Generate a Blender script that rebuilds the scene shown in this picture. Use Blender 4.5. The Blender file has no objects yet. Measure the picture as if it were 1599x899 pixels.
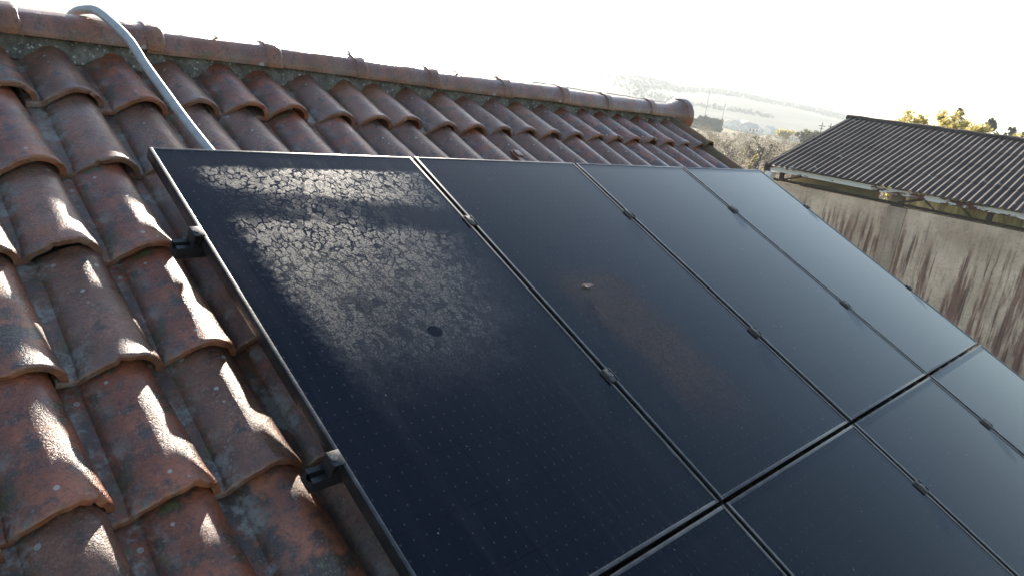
import bpy, bmesh, math, random
import numpy as np
from mathutils import Vector, Matrix, Euler, noise

# ------------------------------------------------------------------ camera, sky, sun, exposure
SC = bpy.context.scene
COL = SC.collection
R = math.radians
CAM_POS = (-0.868, -2.300, 0.334)
CAM_ROWS = ((0.69186858, -0.70825813, 0.14031497),
            (-0.09655585, -0.28334951, -0.95414361),
            (0.71553814, 0.64659375, -0.26442709))
cam = bpy.data.cameras.new('camera')
cam.sensor_width = 36.0
cam.lens = 26.158
cam.clip_start = 0.02
cam.clip_end = 12000
camo = bpy.data.objects.new('camera', cam)
COL.objects.link(camo)
m3 = Matrix((CAM_ROWS[0], [-c for c in CAM_ROWS[1]], [-c for c in CAM_ROWS[2]])).transposed()
camo.matrix_world = Matrix.Translation(CAM_POS) @ m3.to_4x4()
SC.camera = camo

SUN_EL, SUN_AZ = R(23.0), R(40.0)       # azimuth from +Y towards +X
world = bpy.data.worlds.new('World')
SC.world = world
world.use_nodes = True
wn = world.node_tree
sky = wn.nodes.new('ShaderNodeTexSky')
sky.sky_type = 'NISHITA'
sky.sun_disc = False
sky.sun_elevation = SUN_EL
sky.sun_rotation = SUN_AZ
sky.dust_density = 0.8
sky.air_density = 1.35
sky.ozone_density = 2.0
wn.links.new(sky.outputs[0], wn.nodes['Background'].inputs[0])
wn.nodes['Background'].inputs[1].default_value = 0.10

sun = bpy.data.lights.new('sun', 'SUN')
sun.energy = 5.0
sun.angle = R(0.5)
sun.color = (1.0, 0.90, 0.76)
suno = bpy.data.objects.new('sun', sun)
COL.objects.link(suno)
sd = Vector((math.sin(SUN_AZ)*math.cos(SUN_EL), math.cos(SUN_AZ)*math.cos(SUN_EL), math.sin(SUN_EL)))
suno.rotation_euler = sd.to_track_quat('Z', 'Y').to_euler()

vs = SC.view_settings
vs.view_transform = 'Standard'
vs.look = 'None'
vs.gamma = 1.0
vs.use_curve_mapping = False
vs.exposure = 1.5

# ------------------------------------------------------------------ helpers
A25 = R(25.0)
CA, SA = math.cos(A25), math.sin(A25)
def roof(u, v, h):
    """u along the ridge, v down the slope, h above the plane of the panels"""
    return Vector((u, -v*CA - h*SA, -v*SA + h*CA))

def tag(o, label=None, cat=None, group=None, kind=None):
    if label: o['label'] = label
    if cat: o['category'] = cat
    if group: o['group'] = group
    if kind: o['kind'] = kind
    return o

def empty(name, loc, rot=(0, 0, 0)):
    o = bpy.data.objects.new(name, None)
    o.empty_display_size = 0.1
    COL.objects.link(o)
    o.location = loc
    o.rotation_euler = rot
    return o

def link(name, me, parent=None, loc=(0, 0, 0), rot=(0, 0, 0)):
    o = bpy.data.objects.new(name, me)
    COL.objects.link(o)
    o.location = loc
    o.rotation_euler = rot
    if parent: o.parent = parent
    return o

def smooth(me, ang=40):
    me.polygons.foreach_set('use_smooth', [True]*len(me.polygons))
    me.set_sharp_from_angle(angle=R(ang))

class MB:
    def __init__(s): s.v = []; s.f = []; s.mi = []
    def add(s, vs_, fs, mi=0):
        b = len(s.v); s.v += [tuple(x) for x in vs_]
        s.f += [tuple(b+i for i in f) for f in fs]; s.mi += [mi]*len(fs)
    def box(s, lo, hi, mi=0, bevel=0.0, mat=None):
        bm = bmesh.new()
        bmesh.ops.create_cube(bm, size=1.0)
        for q in bm.verts:
            q.co = Vector([lo[i]+(q.co[i]+.5)*(hi[i]-lo[i]) for i in range(3)])
        if bevel: bmesh.ops.bevel(bm, geom=bm.edges[:], offset=bevel, segments=2, affect='EDGES', profile=.6)
        if mat is not None: bm.transform(mat)
        bm.verts.index_update()
        s.add([q.co[:] for q in bm.verts], [[q.index for q in f.verts] for f in bm.faces], mi)
        bm.free()
    def tube(s, pts, rad, n=10, mi=0, cap=True):
        pts = [Vector(p) for p in pts]
        rr = rad if isinstance(rad, (list, tuple)) else [rad]*len(pts)
        rings = []
        prev = None
        for i, p in enumerate(pts):
            t = (pts[min(i+1, len(pts)-1)]-pts[max(i-1, 0)]).normalized()
            if prev is None:
                a = t.orthogonal().normalized()
            else:
                a = (prev-t*prev.dot(t)).normalized()
            prev = a
            b = t.cross(a)
            rings.append([p+(a*math.cos(2*math.pi*k/n)+b*math.sin(2*math.pi*k/n))*rr[i] for k in range(n)])
        fs = [(i*n+k, i*n+(k+1) % n, (i+1)*n+(k+1) % n, (i+1)*n+k) for i in range(len(pts)-1) for k in range(n)]
        if cap:
            fs.append(tuple(range(n-1, -1, -1))); fs.append(tuple((len(pts)-1)*n+k for k in range(n)))
        s.add([x for r_ in rings for x in r_], fs, mi)
    def cyl(s, c, ax, r, h, n=16, mi=0):
        c = Vector(c); ax = Vector(ax).normalized()
        s.tube([c, c+ax*h], r, n, mi)
    def bar(s, a, b, w, h, mi=0):
        a = Vector(a); b = Vector(b); t = (b-a); L = t.length; t.normalize()
        z = Vector((0, 0, 1)); y = z.cross(t)
        if y.length < 1e-4: y = Vector((0, 1, 0))
        y.normalize(); z = t.cross(y)
        M = Matrix((t, y, z)).transposed().to_4x4(); M.translation = a
        s.box((0, -w/2, -h/2), (L, w/2, h/2), mi, 0, M)
    def mesh(s, name, mats):
        me = bpy.data.meshes.new(name)
        me.from_pydata(s.v, [], s.f)
        for m in (mats if isinstance(mats, (list, tuple)) else [mats]): me.materials.append(m)
        me.polygons.foreach_set('material_index', s.mi)
        me.update()
        return me
    def build(s, name, mats, parent=None, sm=40, loc=(0, 0, 0), rot=(0, 0, 0)):
        me = s.mesh(name, mats)
        if sm: smooth(me, sm)
        return link(name, me, parent, loc, rot)

def fbm(p, o=4):
    return noise.fractal(Vector(p), 1.0, 2.0, o)

# ---- node helper
class NT:
    def __init__(s, name):
        s.m = bpy.data.materials.new(name); s.m.use_nodes = True
        s.t = s.m.node_tree; s.n = s.t.nodes
        s.b = s.n['Principled BSDF']; s.out = s.n['Material Output']
    def put(s, sock, val):
        if isinstance(val, bpy.types.NodeSocket): s.t.links.new(val, sock)
        elif isinstance(val, (tuple, list)) and len(val) == 3 and sock.type == 'RGBA': sock.default_value = (*val, 1)
        else: sock.default_value = val
    def node(s, typ, out=0, props=None, **ins):
        nd = s.n.new(typ)
        for k, v in (props or {}).items(): setattr(nd, k, v)
        for k, v in ins.items():
            key = int(k[1:]) if k[0] == 'i' and k[1:].isdigit() else k.replace('_', ' ')
            s.put(nd.inputs[key], v)
        return nd.outputs[out]
    def math(s, op, a, b=0.0, c=0.0, clamp=False):
        return s.node('ShaderNodeMath', 0, dict(operation=op, use_clamp=clamp), i0=a, i1=b, i2=c)
    def mul(s, a, b): return s.math('MULTIPLY', a, b)
    def addm(s, a, b): return s.math('ADD', a, b)
    def sub(s, a, b): return s.math('SUBTRACT', a, b)
    def step(s, x, lo, hi, a=0.0, b=1.0):
        return s.node('ShaderNodeMapRange', 0, dict(interpolation_type='SMOOTHSTEP'), Value=x, From_Min=lo, From_Max=hi, To_Min=a, To_Max=b)
    def noise(s, vec, scale, detail=4, rough=.55, dist=0, out=0):
        return s.node('ShaderNodeTexNoise', out, None, Vector=vec, Scale=scale, Detail=detail, Roughness=rough, Distortion=dist)
    def vor(s, vec, scale, feature='F1', out=0, rand=1.0):
        return s.node('ShaderNodeTexVoronoi', out, dict(feature=feature), Vector=vec, Scale=scale, Randomness=rand)
    def mix(s, f, a, b, mode='MIX'):
        nd = s.n.new('ShaderNodeMix'); nd.data_type = 'RGBA'; nd.blend_type = mode
        s.put(nd.inputs[0], f); s.put(nd.inputs[6], a); s.put(nd.inputs[7], b)
        return nd.outputs[2]
    def ramp(s, f, stops, interp='LINEAR'):
        nd = s.n.new('ShaderNodeValToRGB'); cr = nd.color_ramp; cr.interpolation = interp
        while len(cr.elements) < len(stops): cr.elements.new(.5)
        for e, (p, c) in zip(cr.elements, stops):
            e.position = p; e.color = (*c, 1) if len(c) == 3 else c
        s.put(nd.inputs[0], f)
        return nd.outputs[0]
    def obj(s): return s.node('ShaderNodeTexCoord', 3)
    def pos(s): return s.node('ShaderNodeNewGeometry', 0)
    def island(s): 
        nd = s.n.new('ShaderNodeNewGeometry'); return nd.outputs['Random Per Island']
    def objrand(s):
        nd = s.n.new('ShaderNodeObjectInfo'); return nd.outputs['Random']
    def attr(s, name): return s.node('ShaderNodeAttribute', 2, dict(attribute_name=name))
    def sep(s, v):
        nd = s.n.new('ShaderNodeSeparateXYZ'); s.put(nd.inputs[0], v); return nd.outputs
    def comb(s, x, y, z): return s.node('ShaderNodeCombineXYZ', 0, None, X=x, Y=y, Z=z)
    def vadd(s, a, b): return s.node('ShaderNodeVectorMath', 0, dict(operation='ADD'), i0=a, i1=b)
    def vmul(s, a, b): return s.node('ShaderNodeVectorMath', 0, dict(operation='MULTIPLY'), i0=a, i1=b)
    def bump(s, h, strength=.5, dist=.01, nrm=None):
        kw = dict(Height=h, Strength=strength, Distance=dist)
        if nrm is not None: kw['Normal'] = nrm
        return s.node('ShaderNodeBump', 0, None, **kw)
    def set(s, **kw):
        for k, v in kw.items(): s.put(s.b.inputs[k.replace('_', ' ')], v)
        return s.m

# ------------------------------------------------------------------ materials
def mat_tile(name, use_attr=True):
    t = NT(name)
    rnd = t.island()
    r2 = t.math('FRACT', t.mul(rnd, 37.31)); r3 = t.math('FRACT', t.mul(rnd, 91.7))
    P = t.vadd(t.obj(), t.comb(t.mul(rnd, 31.0), t.mul(rnd, 17.0), t.mul(rnd, 53.0)))
    n1 = t.noise(P, 7, 5, .6); n2 = t.noise(P, 3.2, 4, .6); n3 = t.noise(P, 45, 5, .7); n4 = t.noise(P, 11, 4, .65)
    tint = t.ramp(rnd, [(0, (.42, .070, .020)), (.2, (.34, .092, .034)), (.36, (.23, .062, .028)), (.5, (.45, .098, .024)),
                        (.64, (.18, .070, .040)), (.8, (.31, .130, .048)), (1, (.39, .062, .020))])
    c = t.mix(t.step(n1, .30, .72), t.mix(.55, tint, (.03, .016, .010)), t.mix(.14, tint, (.5, .24, .12)))
    # grey-purple weathered skin
    c = t.mix(t.mul(t.step(t.addm(n2, t.mul(t.sub(r2, .72), .40)), .42, .62), .55), c, t.ramp(r3, [(0, (.19, .125, .085)), (.5, (.145, .100, .080)), (1, (.23, .155, .085))]))
    c = t.mix(t.mul(t.step(t.noise(P, 22, 5, .7), .50, .66), .5), c, (.05, .028, .018))
    # black soot / algae patches, more on some tiles
    c = t.mix(t.mul(t.step(t.addm(n4, t.mul(t.sub(r3, .5), .42)), .56, .70), .85), c, (.028, .024, .020))
    # fine speckle
    c = t.mix(t.mul(t.step(n3, .50, .68), .45), c, (.06, .045, .036))
    n5 = t.noise(P, 130, 4, .75)
    c = t.mix(t.mul(t.step(n5, .50, .62), .5), c, (.035, .022, .015))
    c = t.mix(t.mul(t.mul(t.step(n5, .44, .36), t.step(n4, .42, .58)), .5), c, (.34, .27, .20))
    vs_ = t.vor(P, 34); vsc = t.sep(t.vor(P, 34, out=1))
    c = t.mix(t.mul(t.step(t.sub(t.step(vsc[0], .86, 1.0, 0, .26), vs_), 0, .06), .8), c, (.36, .35, .31))
    pan = t.attr('pan')
    gr = t.noise(P, 26, 5, .75)
    c = t.mix(t.mul(pan, t.step(gr, .40, .60, .15, .85)), c, (.062, .046, .036))
    c = t.mix(t.mul(pan, t.mul(t.step(t.noise(P, 9, 5, .7), .50, .60), t.step(n3, .36, .55, .2, 1.0))), c, (.225, .205, .175))
    c = t.mix(t.mul(pan, t.mul(t.step(t.noise(P, 15, 5, .75), .56, .64), .7)), c, (.085, .080, .028))
    c = t.mix(t.mul(t.step(t.noise(P, 5.5, 5, .7), .60, .70), t.step(n3, .40, .6)), c, (.115, .105, .028))
    # lichen rosettes
    vd = t.vor(t.vadd(P, t.vmul(t.noise(P, 30, 3, .6, out=1), (.02, .02, .02))), 13)
    vc = t.sep(t.vor(t.vadd(P, t.vmul(t.noise(P, 30, 3, .6, out=1), (.02, .02, .02))), 13, out=1))
    rad = t.step(vc[0], .72, 1.0, 0.0, .22)
    lich = t.mul(t.step(t.sub(rad, vd), 0.0, .05), t.step(n3, .25, .5, .5, 1.0))
    c = t.mix(t.mul(lich, .85), c, t.ramp(vc[1], [(0, (.30, .31, .28)), (.6, (.38, .37, .33)), (1, (.25, .27, .22))]))
    lip = t.attr('lip')
    c = t.mix(t.mul(t.mul(lip, t.step(r3, .1, 1.0, .05, .75)), t.step(n3, .66, .40, .25, .9)), c, t.ramp(r2, [(0, (.33, .12, .045)), (.55, (.36, .16, .07)), (1, (.26, .17, .08))]))
    h = t.addm(t.mul(n3, .6), t.addm(t.mul(t.noise(P, 210, 3, .7), .9), t.addm(t.mul(n4, .5), t.mul(lich, .3))))
    rough = t.step(t.addm(t.mul(n1, .5), t.mul(n3, .5)), .3, .7, .22, .50)
    rough = t.addm(rough, t.mul(pan, .18))
    return t.set(Base_Color=c, Roughness=rough, Normal=t.bump(h, .7, .004), Specular_IOR_Level=.5, Coat_Weight=t.mul(t.step(n2, .35, .60, .12, .60), t.sub(1.0, t.mul(pan, .6))), Coat_Roughness=.20, Coat_Normal=t.bump(t.addm(n3, t.mul(n5, .4)), .35, .003))

def mat_glass(name, seed, dew=0.0, brown=0.0, cells=True):
    t = NT(name)
    P = t.obj(); s = t.sep(P); u = s[0]; v = t.math('MULTIPLY', s[1], -1.0)
    Q = t.vadd(P, (seed*3.1, seed*1.7, 0))
    nA = t.noise(Q, 3.0, 5, .62, .3); nB = t.noise(Q, 9, 5, .6); nF = t.noise(Q, 260, 3, .7)
    base = (.0022, .0038, .0095)
    # silver contact dots on the cells and faint busbars
    du = t.math('ABSOLUTE', t.sub(t.math('FRACT', t.math('DIVIDE', u, .0348)), .5))
    dv = t.math('ABSOLUTE', t.sub(t.math('FRACT', t.math('DIVIDE', v, .0392)), .5))
    dot = t.mul(t.step(du, .085, .03), t.step(dv, .085, .03))
    bars = t.step(du, .03, .012)
    col = t.mix(t.mul(dot, .22), base, (.16, .165, .185))
    col = t.mix(t.mul(bars, .05), col, (.05, .055, .07))
    cu = t.math('ABSOLUTE', t.sub(t.math('FRACT', t.math('DIVIDE', u, .1566)), .5))
    cv = t.math('ABSOLUTE', t.sub(t.math('FRACT', t.math('DIVIDE', v, .1566)), .5))
    gap = t.math('MAXIMUM', t.step(cu, .488, .494), t.step(cv, .488, .494))
    col = t.mix(t.mul(gap, .8), col, (.002, .0025, .004))
    # dust film
    dust = t.mul(t.step(nA, .42, .75), .012)
    col = t.mix(dust, col, (.20, .20, .20))
    streak = t.noise(t.vmul(Q, (9, .8, 1)), 1.6, 4, .6)
    col = t.mix(t.mul(t.step(streak, .50, .72), .022), col, (.22, .22, .22))
    # specks of dirt
    vd = t.vor(Q, 42); vc = t.sep(t.vor(Q, 42, out=1))
    speck = t.mul(t.step(vd, .12, .06), t.step(vc[0], .94, .96))
    col = t.mix(t.mul(speck, .55), col, (.35, .35, .34))
    rough = t.addm(t.step(nA, .3, .75, .05, .11), t.mul(t.step(streak, .48, .72), .06))
    spec = .12
    cellid = t.node('ShaderNodeTexWhiteNoise', 0, dict(noise_dimensions='2D'), Vector=t.comb(t.math('FLOOR', t.math('DIVIDE', u, .1566)), t.math('FLOOR', t.math('DIVIDE', v, .1566)), 0))
    col = t.mix(t.mul(cellid, .5), col, (.0045, .0055, .0105))
    nrm = t.bump(t.addm(t.mul(nB, .6), t.mul(nF, .02)), .03, .004)
    if brown:
        e = t.addm(u, t.mul(t.sub(nA, .5), .25))
        ctr = t.addm(.33, t.mul(t.sub(v, .9), .12))
        w_ = t.step(t.math('ABSOLUTE', t.sub(e, ctr)), .24, .08)
        bm_ = t.mul(w_, t.mul(t.step(v, .66, .80), t.step(v, 1.62, 1.2)))
        bm_ = t.mul(bm_, t.step(nB, .25, .6, .55, 1.0))
        col = t.mix(t.mul(t.mul(bm_, t.step(t.noise(P, 120, 4, .75), .35, .62, .3, 1.0)), .40*brown), col, (.125, .088, .072))
        spec = t.sub(.12, t.mul(bm_, .07))
        rough = t.addm(rough, t.mul(bm_, .16))
    if dew:
        # film of half-dried dew, cracked into cells; fades out near left and top edges, thinner across a slanting band
        e = t.addm(u, t.mul(t.sub(nB, .5), .05)); f = t.addm(v, t.mul(t.sub(nB, .5), .10))
        left = t.step(t.addm(t.sub(e, t.addm(.075, t.mul(v, .055))), t.mul(t.sub(t.noise(P, 38, 4, .7), .5), .16)), -.02, .06)
        top = t.step(f, .085, .115)
        right = t.step(t.addm(t.addm(t.sub(e, .90), t.mul(t.sub(v, .3), .30)), t.mul(t.sub(nA, .5), .3)), .22, -.16)
        low = t.step(t.addm(f, t.mul(t.sub(nA, .5), .6)), 1.30, .60)
        band = t.math('ABSOLUTE', t.sub(f, t.addm(.245, t.mul(u, .17))))
        band = t.mul(t.step(band, .10, .035), t.step(t.addm(nA, t.mul(t.math('ABSOLUTE', t.sub(u, .45)), .1)), .30, .52, .35, 1.0))
        dm = t.mul(t.mul(t.mul(left, top), t.mul(right, low)), t.sub(1.0, t.mul(band, .82)))
        blot = t.step(t.node('ShaderNodeVectorMath', 1, dict(operation='LENGTH'), i0=t.vmul(t.vadd(P, (-.489, .885, 0)), (1, 1.2, 1))), .030, .022)
        dm = t.mul(dm, t.sub(1.0, blot))
        C = t.vadd(P, t.vmul(t.noise(P, 30, 4, .65, out=1), (.036, .036, .0)))
        Cs = t.vmul(C, (1.0, .80, 1.0))
        ed = t.vor(Cs, 44, 'DISTANCE_TO_EDGE'); cellc = t.sep(t.vor(Cs, 44, 'F1', 1))
        crack = t.step(t.addm(ed, t.mul(t.step(t.noise(P, 20, 3, .6), .50, .62), .06)), .035, .11)
        coarse = t.step(v, .75, .35)
        crack = t.math('MAXIMUM', crack, t.sub(1.0, t.addm(.25, t.mul(coarse, .75))))
        fine = t.step(t.noise(P, 240, 3, .7), .40, .58, .35, 1.0)
        film = t.mul(dm, t.mul(t.mul(crack, fine), t.step(cellc[0], 0, .5, .6, 1.0)))
        col = t.mix(t.mul(film, .16*dew), col, (.30, .29, .27))
        rough = t.addm(t.mul(rough, t.sub(1.0, film)), t.mul(film, .41))
        hh = t.addm(t.mul(t.mul(dm, crack), .25), t.addm(t.mul(t.mul(dm, t.noise(P, 420, 2, .6)), .55), t.mul(t.mul(dm, t.noise(P, 130, 3, .6)), .5)))
        nrm = t.bump(hh, .24*dew, .0016, nrm)
        spec = t.addm(.12, t.mul(film, .10))
    # beads of water that glitter
    vb = t.vor(Q, 150); vbc = t.sep(t.vor(Q, 150, out=1))
    bead = t.mul(t.step(vb, .30, .05), t.step(vbc[0], .955, .965))
    bead = t.mul(bead, t.step(nA, .36, .6))
    nrm = t.bump(bead, .25, .0012, nrm)
    return t.set(Base_Color=col, Roughness=rough, Normal=nrm, Specular_IOR_Level=spec, IOR=1.5, Sheen_Weight=.68, Sheen_Roughness=.17, Sheen_Tint=(.74, .93, 1.0))

def mat_frame():
    t = NT('black anodised aluminium')
    P = t.obj(); n = t.noise(P, 160, 4, .7); n2 = t.noise(P, 18, 4, .6)
    c = t.mix(t.step(n2, .4, .7), (.055, .054, .056), (.10, .098, .095))
    c = t.mix(t.mul(t.step(n, .55, .7), .5), c, (.12, .115, .11))
    return t.set(Base_Color=c, Roughness=t.step(n, .3, .7, .26, .44), Metallic=.8, Normal=t.bump(n, .35, .001))

def mat_simple(name, col, rough=.6, var=.25, scale=20, metal=0.0, bump=.3, dist=.003, col2=None):
    t = NT(name); P = t.obj()
    n = t.noise(P, scale, 5, .65)
    d = col2 or tuple(c*(1-var) for c in col)
    c = t.mix(t.step(n, .3, .7), d, col)
    return t.set(Base_Color=c, Roughness=t.step(n, .3, .7, max(.02, rough-.08), min(1, rough+.08)), Metallic=metal,
                 Normal=t.bump(t.noise(P, scale*6, 4, .6), bump, dist))

def mat_mortar():
    t = NT('old lime mortar'); P = t.obj()
    n = t.noise(P, 14, 5, .7); n3 = t.noise(P, 70, 5, .7)
    Pd = t.vadd(P, t.vmul(t.noise(P, 60, 3, .7, out=1), (.022, .022, .022)))
    vc = t.sep(t.vor(Pd, 78, out=1)); vd = t.vor(Pd, 78)
    c = t.mix(t.step(n, .35, .65), (.085, .072, .056), (.21, .185, .15))
    c = t.mix(t.mul(t.step(n3, .5, .65), .5), c, (.05, .045, .038))
    c = t.mix(t.mul(t.step(vd, .45, .2), t.step(vc[0], .70, .75)), c, (.45, .43, .38))
    c = t.mix(t.mul(t.step(t.noise(P, 6, 4), .58, .68), .4), c, (.09, .08, .035))
    return t.set(Base_Color=c, Roughness=.9, Normal=t.bump(t.addm(n3, t.mul(vd, -.6)), .9, .008))

def mat_concrete(name='stained cement render', k=1.0, red=1.0):
    t = NT(name); P = t.pos(); s = t.sep(P)
    n = t.noise(P, .9, 5, .6); nf = t.noise(P, 14, 5, .7)
    c = t.mix(t.step(n, .32, .68), tuple(k*q for q in (.46, .325, .225)), tuple(k*q for q in (.74, .555, .40)))
    c = t.mix(t.mul(t.step(nf, .48, .7), .35), c, (.10, .092, .08))
    st = t.vadd(t.vmul(P, (1.0, 3.4, .30)), t.vmul(t.noise(P, 1.2, 4, .65, out=1), (0, .55, .2)))                      # long drips down the face
    ns = t.noise(st, 1.3, 5, .62, .3); ns2 = t.noise(t.vmul(P, (1, 7, .5)), 1.5, 4, .6)
    zone = t.mul(t.step(s[2], -1.45, -2.4), t.step(t.addm(t.noise(P, .45, 3), t.step(s[2], -1.8, -3.4, 0, .22)), .36, .58))
    drip = t.mul(t.step(t.addm(t.mul(ns, .6), t.mul(ns2, .4)), .46, .58), zone)
    c = t.mix(t.mul(drip, .80*red), c, (.165, .058, .042))
    dark = t.mul(t.step(ns2, .55, .68), t.step(s[2], -1.5, -2.2, .12, .55))
    c = t.mix(dark, c, (.055, .045, .038))
    return t.set(Base_Color=c, Roughness=.9, Normal=t.bump(nf, .4, .01))

def mat_shedroof():
    t = NT('weathered fibre cement'); P = t.obj()
    n = t.noise(P, .8, 5, .65); nf = t.noise(P, 9, 5, .75); nn = t.noise(P, 40, 4, .7)
    c = t.mix(t.step(n, .3, .7), (.044, .032, .028), (.085, .063, .053))
    c = t.mix(t.mul(t.step(nf, .5, .66), .5), c, (.022, .020, .019))
    vd = t.vor(P, 3.2); vc = t.sep(t.vor(P, 3.2, out=1))
    c = t.mix(t.mul(t.step(vd, .22, .12), t.step(vc[0], .80, .84)), c, (.26, .25, .23))
    c = t.mix(t.mul(t.step(nn, .58, .68), .4), c, (.18, .165, .14))
    return t.set(Base_Color=c, Roughness=.8, Specular_IOR_Level=.2, Normal=t.bump(nn, .4, .006))

def mat_fascia():
    t = NT('flaking white paint on rust'); P = t.vmul(t.pos(), (1, .35, 1))
    n = t.noise(P, 5.5, 6, .72); n2 = t.noise(t.pos(), .30, 3)
    m = t.step(t.addm(n, t.mul(t.sub(n2, .5), .7)), .54, .58)
    c = t.mix(m, (.66, .66, .66), t.mix(t.step(t.noise(P, 20, 4), .4, .6), (.13, .045, .028), (.06, .03, .022)))
    return t.set(Base_Color=c, Roughness=.75, Normal=t.bump(n, .4, .01))

def mat_leaf(name, cols, trans=.35):
    t = NT(name)
    r = t.island()
    c = t.ramp(r, [(i/(len(cols)-1), k) for i, k in enumerate(cols)])
    t.set(Base_Color=c, Roughness=.6)
    tr = t.n.new('ShaderNodeBsdfTranslucent'); t.put(tr.inputs[0], c)
    mx = t.n.new('ShaderNodeMixShader'); mx.inputs[0].default_value = trans
    t.t.links.new(t.b.outputs[0], mx.inputs[1]); t.t.links.new(tr.outputs[0], mx.inputs[2])
    t.t.links.new(mx.outputs[0], t.out.inputs[0])
    return t.m

def mat_terrain():
    t = NT('valley ground'); P = t.pos(); s = t.sep(P)
    d = t.node('ShaderNodeVectorMath', 1, dict(operation='LENGTH'), i0=t.vmul(P, (1, 1, 0)))
    n = t.noise(P, .035, 5, .65); n2 = t.noise(P, .4, 5, .7); n3 = t.noise(P, .008, 4, .6)
    near = t.mix(t.step(n2, .35, .65), (.055, .045, .025), (.13, .11, .055))
    scrub = t.mix(t.step(n, .35, .65), (.10, .075, .04), (.21, .15, .085))
    field = t.mix(t.step(n, .3, .7), (.26, .23, .14), (.38, .34, .22))
    hill = t.mix(t.step(n3, .40, .60), (.030, .040, .028), (.080, .078, .055))
    dd = t.addm(d, t.mul(t.sub(n3, .5), 160))
    c = t.mix(t.step(d, 40, 90), near, scrub)
    c = t.mix(t.step(dd, 330, 380), c, field)
    c = t.mix(t.step(dd, 560, 640), c, hill)
    return t.set(Base_Color=c, Roughness=.95, Specular_IOR_Level=.1)

M = {}
M['tile'] = mat_tile('fired clay tile')
M['mortar'] = mat_mortar()
M['mosstile'] = mat_simple('moss covered clay', (.20, .095, .055), .8, .3, 9, 0, .8, .006, (.075, .066, .022))
M['frame'] = mat_frame()
M['clamp'] = mat_simple('black coated clamp', (.05, .048, .048), .38, .5, 90, .4, .4, .0008)
M['bolt'] = mat_simple('steel bolt', (.16, .155, .15), .4, .3, 120, .8, .2, .0005)
M['rail'] = mat_simple('dark aluminium rail', (.05, .05, .052), .45, .4, 40, .6, .2, .001)
M['backsheet'] = mat_simple('black backsheet', (.012, .012, .013), .6, .2)
M['pipe'] = mat_simple('grey conduit plastic', (.36, .36, .37), .42, .22, 30, 0, .15, .001)
M['cable'] = mat_simple('black cable sheath and socket shade', (.02, .02, .02), .5)
M['clay'] = mat_simple('broken clay', (.34, .12, .07), .75, .35, 60, 0, .5, .003)
M['deck'] = mat_simple('roof underlay', (.06, .05, .045), .9)
M['wallh'] = mat_simple('cream house render', (.42, .38, .31), .9, .2, 6, 0, .3, .01)
M['concrete'] = mat_concrete()
M['column'] = mat_concrete('bare grey concrete', .62, .25)
M['shedroof'] = mat_shedroof()
M['fascia'] = mat_fascia()
M['steel'] = mat_simple('rusty steel', (.055, .035, .025), .7, .5, 12, .2, .3, .004)
M['olive'] = mat_simple('faded olive board', (.22, .21, .12), .8, .25, 3)
M['paleshed'] = mat_simple('pale inner plaster', (.34, .30, .23), .9, .3, 3)
M['whitepaint'] = mat_simple('white painted metal', (.72, .72, .72), .5, .25, 12)
def mat_sheet():
    t = NT('green translucent sheet'); P = t.pos()
    n = t.noise(t.vmul(P, (1, 1.6, .3)), 3, 4, .6)
    c = t.mix(t.step(n, .35, .65), (.24, .25, .13), (.62, .62, .42))
    t.set(Base_Color=c, Roughness=.5)
    tr = t.n.new('ShaderNodeBsdfTranslucent'); t.put(tr.inputs[0], c)
    mx = t.n.new('ShaderNodeMixShader'); mx.inputs[0].default_value = .6
    t.t.links.new(t.b.outputs[0], mx.inputs[1]); t.t.links.new(tr.outputs[0], mx.inputs[2])
    t.t.links.new(mx.outputs[0], t.out.inputs[0])
    return t.m
M['sheet'] = mat_sheet()
M['bark'] = mat_simple('grey bark', (.11, .085, .065), .9, .5, 8, 0, .6, .02)
M['yellow'] = mat_leaf('yellow autumn leaves', [(.46, .36, .10), (.58, .46, .14), (.38, .34, .12), (.64, .54, .20)], .5)
M['conifer'] = mat_leaf('dark conifer needles', [(.025, .045, .025), (.04, .06, .03), (.05, .07, .04)], .15)
M['scrub'] = mat_leaf('dry scrub leaves', [(.13, .10, .05), (.19, .14, .07), (.10, .10, .05), (.22, .18, .08), (.15, .10, .065)], .22)
M['olivebush'] = mat_leaf('olive green leaves', [(.09, .10, .04), (.14, .14, .05), (.20, .18, .05)], .35)
M['yellowbush'] = mat_leaf('yellowish leaves', [(.24, .19, .06), (.32, .25, .08), (.18, .16, .07)], .3)
M['twigs'] = mat_leaf('bare twigs', [(.10, .075, .055), (.15, .11, .08)], .0)
M['reed'] = mat_leaf('dry reed', [(.45, .38, .18), (.50, .42, .16)], .5)
M['dryleaf'] = mat_simple('dry pinkish leaf', (.42, .27, .22), .6, .3, 80)
M['terrain'] = mat_terrain()
M['village'] = mat_simple('whitewashed wall', (.82, .80, .76), .9, .12, .5)
M['vroof'] = mat_simple('pale village roof', (.62, .54, .48), .9, .2, .5)
M['vwin'] = mat_simple('dark window', (.05, .05, .055), .3, .2)
M['wood'] = mat_simple('grey pole wood', (.12, .10, .09), .8)

# ------------------------------------------------------------------ haze
hz = MB(); hz.box((-2600, -2600, -32), (2600, 2600, 50))
hm = bpy.data.materials.new('thin morning haze'); hm.use_nodes = True
for nd in list(hm.node_tree.nodes):
    if nd.type == 'BSDF_PRINCIPLED': hm.node_tree.nodes.remove(nd)
pv = hm.node_tree.nodes.new('ShaderNodeVolumePrincipled')
pv.inputs['Color'].default_value = (.90, .96, 1.0, 1)
pv.inputs['Density'].default_value = .00045
pv.inputs['Anisotropy'].default_value = .2
hm.node_tree.links.new(pv.outputs[0], hm.node_tree.nodes['Material Output'].inputs['Volume'])
hazeo = hz.build('haze', hm, sm=0)
tag(hazeo, 'pale morning haze lying over the whole valley', 'haze', None, 'stuff')

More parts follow.
